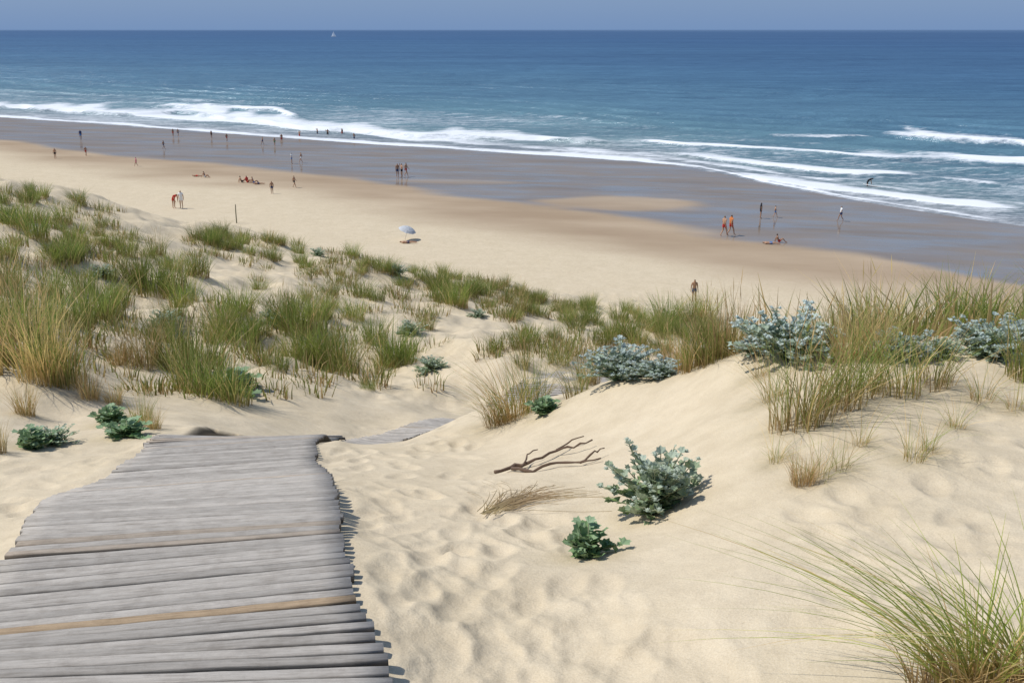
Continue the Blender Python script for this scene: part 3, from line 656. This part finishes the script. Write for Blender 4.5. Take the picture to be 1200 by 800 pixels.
# ------------------------------------------------------------ people
SK=[simple("skin_tone",c,.6,.08) for c in ((.46,.27,.17),(.34,.19,.115),(.54,.35,.25))]
HR=[simple("hair_colour",c,.7,.2,40) for c in ((.05,.03,.02),(.16,.10,.05),(.35,.25,.12))]
CL={'red':(.55,.05,.04),'orange':(.6,.2,.06),'white':(.8,.8,.78),'navy':(.03,.05,.13),'black':(.02,.02,.025),'blue':(.08,.22,.5),'pink':(.6,.2,.28),'green':(.1,.3,.14)}
CM={k:simple(k+"_cloth",v,.8,.1,20) for k,v in CL.items()}
def pose_joints(kind):
    J={'pelvis':(0,0,.95,.135),'spine':(0,0,1.14,.12),'chest':(0,0,1.34,.14),'neck':(0,0,1.48,.055),'head':(0,-.01,1.60,.09),'crown':(0,0,1.68,.07),'nose':(0,-.11,1.585,.014)}
    for s,n_ in ((-1,'l'),(1,'r')):
        J['sh'+n_]=(s*.18,0,1.41,.058); J['el'+n_]=(s*.235,.02,1.13,.042); J['wr'+n_]=(s*.26,-.05,.88,.03); J['pa'+n_]=(s*.262,-.065,.82,.034)
        J['hip'+n_]=(s*.095,0,.90,.088); J['kn'+n_]=(s*.10,-.02,.49,.058); J['an'+n_]=(s*.10,.02,.09,.038); J['to'+n_]=(s*.115,-.15,.03,.03)
    def up(**k):
        for a,v in k.items(): J[a]=tuple(v)+(J[a][3],)
    if kind=='walk':
        up(knl=(-.1,-.20,.52),anl=(-.1,-.28,.11),tol=(-.11,-.44,.06),knr=(.1,.02,.50),anr=(.1,.27,.16),tor=(.1,.16,.03),ell=(-.23,.14,1.15),wrl=(-.24,.10,.90),pal=(-.24,.09,.84),elr=(.23,-.06,1.14),wrr=(.22,-.24,.97),par=(.22,-.29,.93))
    if kind=='bend':
        up(spine=(0,-.10,1.12),chest=(0,-.28,1.24),neck=(0,-.40,1.29),head=(0,-.52,1.31),crown=(0,-.60,1.33),nose=(0,-.55,1.20),shl=(-.18,-.33,1.25),shr=(.18,-.33,1.25),ell=(-.2,-.38,.97),elr=(.2,-.38,.97),wrl=(-.15,-.45,.74),wrr=(.15,-.45,.74),pal=(-.14,-.47,.68),par=(.14,-.47,.68))
    if kind=='arms':
        up(ell=(-.40,-.02,1.36),wrl=(-.35,-.10,1.58),pal=(-.33,-.12,1.64),elr=(.38,-.05,1.2),wrr=(.22,-.15,1.05),par=(.18,-.17,1.02))
    if kind=='sit':
        dz=-.83; 
        for a in ('pelvis','spine','chest','neck','head','crown','nose','shl','shr'): 
            x,y,z,r=J[a]; J[a]=(x,y+(z-.95)*.25,z+dz,r)
        up(hipl=(-.1,-.05,.11),hipr=(.1,-.05,.11),knl=(-.13,-.42,.42),knr=(.13,-.40,.40),anl=(-.12,-.70,.08),anr=(.12,-.68,.08),tol=(-.13,-.86,.04),tor=(.13,-.84,.04),
           ell=(-.26,.25,.36),elr=(.26,.25,.36),wrl=(-.28,.34,.10),wrr=(.28,.34,.10),pal=(-.28,.38,.04),par=(.28,.38,.04))
    if kind=='lie':
        for a in list(J):
            x,y,z,r=J[a]; J[a]=(x*1.15,(z-.9),max(.05,.13-y*.9 if a not in('tol','tor') else .14),r)
    return J
BON=[('pelvis','spine'),('spine','chest'),('chest','neck'),('neck','head'),('head','crown'),('head','nose')]
for s in 'lr': BON+=[('chest','sh'+s),('sh'+s,'el'+s),('el'+s,'wr'+s),('wr'+s,'pa'+s),('pelvis','hip'+s),('hip'+s,'kn'+s),('kn'+s,'an'+s),('an'+s,'to'+s)]
def person(p,pose,rot,skin,hair,bottom,top,label,group="people on the beach",scale=1.0,fingers=False):
    J=pose_joints(pose); bones=list(BON)
    if fingers:
        for s in 'lr':
            w=Vector(J['wr'+s][:3]); a=Vector(J['pa'+s][:3]); d=(a-w).normalized(); sd=Vector((0,1,0)) if abs(d.y)<.8 else Vector((1,0,0))
            for i,(o_,l) in enumerate(((-.027,.07),(-.009,.085),(.009,.08),(.027,.06))):
                J['f%d%s'%(i,s)]=tuple(a+sd*o_+d*.035)+(.009,); J['g%d%s'%(i,s)]=tuple(a+sd*o_*1.15+d*l+Vector((0,-.01,0)))+(.007,)
                bones+=[('pa'+s,'f%d%s'%(i,s)),('f%d%s'%(i,s),'g%d%s'%(i,s))]
            J['th'+s]=tuple(w+d*.03+sd*-.05)+(.010,); bones.append(('wr'+s,'th'+s))
    names=list(J); idx={k:i for i,k in enumerate(names)}
    me=bpy.data.meshes.new("person"); me.from_pydata([J[k][:3] for k in names],[(idx[a],idx[b]) for a,b in bones],[]); me.update()
    ob=bpy.data.objects.new("person",me); COL.objects.link(ob)
    md=ob.modifiers.new("s",'SKIN'); sv=me.skin_vertices[0].data if len(me.skin_vertices) else None
    if sv is None:
        bm=bmesh.new(); bm.from_mesh(me); lay=bm.verts.layers.skin.verify(); bm.to_mesh(me); bm.free(); sv=me.skin_vertices[0].data
    for k in names:
        r=J[k][3]; f=(r,r)
        sv[idx[k]].radius=f; sv[idx[k]].use_root=(k=='pelvis')
    md.use_smooth_shade=True; ob.modifiers.new("u",'SUBSURF').levels=1
    dg=bpy.context.evaluated_depsgraph_get(); m2=bpy.data.meshes.new_from_object(ob.evaluated_get(dg)); 
    ob.modifiers.clear(); ob.data=m2; bpy.data.meshes.remove(me); m2.materials.clear(); m2.materials.append(SK[skin]); m2.name="person"
    ob.location=p; ob.rotation_euler=(0,0,rot); ob.scale=(scale,)*3
    ob["label"]=label; ob["category"]="person"; ob["group"]=group
    co_=np.array([v.co[:] for v in m2.vertices]); no_=np.array([v.normal[:] for v in m2.vertices])
    def seg(a,b,pt):
        A_=np.array(J[a][:3]); B_=np.array(J[b][:3]); d=B_-A_; t=np.clip(((pt-A_)@d)/max(d@d,1e-9),0,1); return np.linalg.norm(pt-A_-d*t),t
    def shell(name,test,mat,offd):
        fs=[];
        for f in m2.polygons:
            c_=np.array(f.center[:]); best=min(((seg(a,b,c_)[0]/max(J[a][3],.02)),a,b) for a,b in BON); _,t=seg(best[1],best[2],c_)
            if test(best[1],best[2],t,c_): fs.append(tuple(f.vertices))
        if not fs: return
        used=sorted({i for f in fs for i in f}); mp={i:j for j,i in enumerate(used)}
        me_=pymesh(name,[co_[i]+no_[i]*offd for i in used],[tuple(mp[i] for i in f) for f in fs],mat); obj(name,me_,parent=ob)
    shell("swim_shorts" if top is None else "swimsuit",lambda a,b,t,c_: (a=='pelvis' and (b.startswith('hip') or t<.45)) or (a.startswith('hip') and t<.45),CM[bottom],.012)
    if top: shell("shirt",lambda a,b,t,c_: (a=='pelvis' and b=='spine' and t>=.3) or (a=='spine') or (a=='chest') or (a.startswith('sh') and t<.35),CM[top],.014)
    hd=np.array(J['head'][:3]); ns_=np.array(J['nose'][:3]); fw=(ns_-hd)/np.linalg.norm(ns_-hd)
    shell("hair",lambda a,b,t,c_: (a=='head' or (a=='neck' and t>.75)) and (c_-hd)@fw<.035 and not(b=='nose'),HR[hair],.012)
    return ob
def pp(px,py,pose,rot,sk,hr,bt,tp,label,**k):
    p=cast(px,py)
    if p is None: return
    if p[1]<52:      # hidden by the dune crest: stand on the beach just beyond it
        q=on_level(px,py,1.8); p=(q[0],q[1],gz(q[0],q[1]))
    person((p[0],p[1],p[2]),pose,rot,sk,hr,bt,tp,label,**k)
pp(848,277,'walk',2.2,0,1,'red',None,"person in red swim shorts walking on wet sand",fingers=True)
pp(856,276,'walk',2.0,0,0,'red','orange',"person in orange top walking beside another",fingers=True)
pp(813,353,'stand',0,1,0,'navy',None,"tanned person standing at the foot of the dune",fingers=True,scale=.8)
pp(466,208,'stand',.5,1,0,'navy',None,"person in dark shorts standing on wet sand",fingers=True,scale=.95)
pp(471,208,'arms',-1,0,1,'black',None,"person with one arm raised standing on wet sand",fingers=True,scale=.95)
pp(476,207,'walk',1.2,0,1,'red',None,"person in red shorts walking on wet sand",fingers=True,scale=.95)
pp(204,244,'bend',1,0,0,'red','red',"person in red bending over on the beach",fingers=True,scale=.95)
pp(213,244,'stand',0,0,1,'white','white',"person in white clothes standing on the beach",fingers=True,scale=.95)
pp(985,259,'walk',-1.5,1,0,'navy','white',"person in white shirt walking through shallow water",scale=.8)
pp(891,256,'stand',1.5,1,0,'black','black',"person in dark clothes standing on wet sand",scale=.85)
pp(908,255,'walk',1.5,0,0,'blue',None,"person in blue shorts walking on wet sand",scale=.65)
pp(319,227,'stand',.3,1,0,'navy',None,"person in dark shorts standing on dry sand",scale=.75)
pp(345,220,'walk',1.3,0,1,'black',None,"person in black swimwear walking on the beach",scale=.75)
pp(342,192,'stand',1.6,0,1,'blue','white',"person in white shirt standing on wet sand",scale=.8)
pp(353,191,'walk',-1.6,0,2,'white',None,"person in white shorts walking on wet sand",scale=.8)
pp(95,164,'stand',0,1,0,'blue','navy',"person in blue standing on wet sand",scale=.9)
pp(101,183,'walk',1,0,1,'red',None,"person in red shorts walking on damp sand",scale=.75)
pp(65,186,'stand',0,0,0,'black',None,"person standing on damp sand",scale=.8)
pp(192,175,'walk',1.5,1,0,'navy',None,"person in dark shorts walking on wet sand",scale=.75)
pp(203,160,'stand',1,1,0,'red',None,"person near the water's edge",scale=.75); pp(209,160,'walk',1,0,0,'navy',None,"person near the water's edge",scale=.75)
pp(248,162,'stand',1,1,0,'black',None,"person near the water's edge",scale=.75); pp(266,166,'walk',1,1,0,'red',None,"person near the water's edge",scale=.75)
pp(308,170,'walk',-1,1,0,'navy',None,"person near the water's edge",scale=.75); pp(322,171,'stand',1,0,0,'green',None,"person near the water's edge",scale=.75)
pp(160,195,'walk',-1,1,0,'pink','pink',"person in pink swimwear walking on damp sand",scale=.65)
pp(283,214,'sit',2,0,0,'black',None,"person sitting on dry sand",scale=.85); pp(290,214,'sit',1,1,0,'red','red',"person in red sitting on dry sand",scale=.85); pp(297,215,'sit',1.5,0,1,'blue',None,"person sitting on dry sand",scale=.85)
pp(303,216,'lie',1.5,1,0,'navy',None,"person lying on the sand",scale=.8); pp(231,207,'lie',1.3,1,0,'red',None,"person lying on the sand",scale=.8); pp(240,208,'sit',1.3,0,0,'white',None,"person sitting on dry sand",scale=.8)
pp(903,286,'lie',1.4,0,1,'blue',None,"person sunbathing on the sand",scale=.8); pp(912,284,'sit',1.4,1,0,'red',None,"person in red sitting on the sand",scale=.8)
pp(478,285,'lie',1.6,0,1,'navy',None,"person lying beneath a sun umbrella",scale=.8)
for (px,py) in ((351,160),(372,157),(384,158),(401,157),(330,164),(415,163)):
    x,y,z=on_level(px,py); person((x,y,-.55),'stand' if random.random()<.5 else 'arms',random.uniform(0,6),1,0,random.choice(['navy','red','black']),None,"bather wading in the shallow surf",group="bathers in the surf",scale=.9)
x,y,z=on_level(1016,219); person((x,y,-.35),'bend',1.2,1,0,'black','black',"surfer in black wetsuit wading through foam",group="bathers in the surf")
V=[];Fc2=[]
for i in range(13):
    t=i/12; w=.27*math.sin(math.pi*min(1,max(0.02,t*.96+.02)))**.6; z=.04*(2*t-1)**2
    V+=[(-w,t*2.1-1.05,z),(0,t*2.1-1.05,z+.03),(w,t*2.1-1.05,z),(0,t*2.1-1.05,z-.03)]
for i in range(12):
    for j in range(4): Fc2.append((i*4+j,i*4+(j+1)%4,(i+1)*4+(j+1)%4,(i+1)*4+j))
o=obj("surfboard",pymesh("surfboard",V,Fc2+[(0,1,2,3),(48,49,50,51)],CM['white']),(x+.5,y-.4,.18),label="white surfboard floating beside a surfer",category="surfboard"); o.rotation_euler=(.1,0,1.1)
# ------------------------------------------------------------ parasol, post, boat
p=cast(474,281); x,y,z=p
e=obj("sun_umbrella",None,(x,y,z),label="tilted pale grey-blue beach umbrella on dry sand",category="beach umbrella"); e.scale=(.7,.7,.7)
M_POLE=simple("pole_metal",(.5,.5,.5),.4); M_CAN=simple("canopy_cloth",(.50,.52,.54),.8,.3,4)
d=Vector((.30,-.12,.93)).normalized(); top=d*1.6
obj("pole",pymesh("pole",*tube([Vector((0,0,-.2)),top],[.02,.018],8),M_POLE),parent=e)
s_=d.cross(Vector((0,1,0))).normalized(); u_=s_.cross(d); V=[top]; Fc2=[]
for k in range(3):
    r=(.4,.75,1.0)[k]; dr=(.08,.24,.46)[k]
    for j in range(16):
        a=j*math.pi/8; rj=r*(1 if j%2==0 else .96); V.append(top-d*(dr-(0 if j%2==0 else .02))+(s_*math.cos(a)+u_*math.sin(a))*rj)
for j in range(16):
    Fc2.append((0,1+j,1+(j+1)%16))
    for k in range(2): a=1+k*16+j; b_=1+k*16+(j+1)%16; Fc2.append((a,b_,b_+16,a+16))
obj("canopy",pymesh("canopy",V,Fc2,M_CAN,False),parent=e)
q=on_level(277,257,1.9); p=(q[0],q[1],gz(q[0],q[1]))
V1=tube([(0,0,-.3),(0,0,1.0),(.02,0,1.5),(.02,0,1.6)],[.05,.045,.04,.02],8)
obj("wooden_post",pymesh("wooden_post",*V1,M_POST),p,label="thin weathered marker post standing in beach sand",category="post")
x,y,z=on_level(391,43.5)
e=obj("sailing_boat",None,(x,y,0),label="small white sailing boat far out on open sea",category="boat"); e.scale=(1.1,1.1,.95)
V=[];Fc2=[]
for i in range(9):
    t=i/8; w=1.7*math.sin(math.pi*(.12+.86*t)) if t<.99 else .05; xx=(t-.5)*11
    V+=[(xx,-w,1.2+.3*t),(xx,-w*.6,.1),(xx,0,-.5),(xx,w*.6,.1),(xx,w,1.2+.3*t)]
for i in range(8):
    for j in range(4): Fc2.append((i*5+j,i*5+j+1,(i+1)*5+j+1,(i+1)*5+j))
    Fc2.append((i*5+4,i*5,(i+1)*5,(i+1)*5+4))
Fc2.append((0,1,2,3,4))
M_WHITE=simple("white_paint",(.85,.85,.85),.4,.03); M_SAIL=simple("sail_cloth",(.85,.85,.85),.7,.03)
def sail(name,V):
    obj(name,pymesh(name,V,[tuple(range(len(V)))],M_SAIL,False),parent=e)
obj("hull",pymesh("hull",V,Fc2,M_WHITE),parent=e)
obj("mast",pymesh("mast",*tube([(.5,0,0),(.5,0,14)],[.12,.08],6),M_POLE),parent=e)
sail("mainsail",[(.2,.1,2.4),(-4.6,1.6,2.4),(-3.2,1.5,6),(-1.2,.8,10.5),(.2,.1,13.6)])
sail("jib",[(5.3,0,1.8),(.9,1.2,2.2),(1.2,1.0,6),(.8,.1,12)])
# ------------------------------------------------------------ light
SUN_EL=rad(56); az=rad(-86)
w=bpy.data.worlds.new("World"); scene.world=w; w.use_nodes=True; nt=w.node_tree; N=nt.nodes; L=nt.links; N.clear()
out=N.new('ShaderNodeOutputWorld'); bg=N.new('ShaderNodeBackground'); bg.inputs['Strength'].default_value=.12
sky=N.new('ShaderNodeTexSky'); sky.sky_type='NISHITA'; sky.sun_disc=False; sky.sun_elevation=SUN_EL; sky.sun_rotation=az
sky.altitude=0; sky.air_density=1.0; sky.dust_density=.6; sky.ozone_density=3
tcw=N.new('ShaderNodeTexCoord'); sx=N.new('ShaderNodeSeparateXYZ'); L.new(tcw.outputs['Generated'],sx.inputs[0])
rp=N.new('ShaderNodeValToRGB'); L.new(sx.outputs[2],rp.inputs[0]); e=rp.color_ramp.elements
e[0].position=0; e[0].color=(.95,.95,.95,1); e[1].position=.32; e[1].color=(0,0,0,1)
mx=N.new('ShaderNodeMix'); mx.data_type='RGBA'; mx.blend_type='MIX'; L.new(rp.outputs[0],mx.inputs[0])
L.new(sky.outputs[0],mx.inputs[6]); mx.inputs[7].default_value=(1.4,2.35,4.2,1); L.new(mx.outputs[2],bg.inputs[0]); L.new(bg.outputs[0],out.inputs[0])
sl=bpy.data.lights.new("sun",'SUN'); sl.energy=3.6; sl.angle=rad(.53); sl.color=(1,.96,.89)
so=bpy.data.objects.new("sun",sl); COL.objects.link(so)
sd=Vector((math.sin(az)*math.cos(SUN_EL),math.cos(az)*math.cos(SUN_EL),math.sin(SUN_EL)))
so.rotation_euler=(-sd).to_track_quat('-Z','Y').to_euler()
print("tufts",len(tuft_objs))
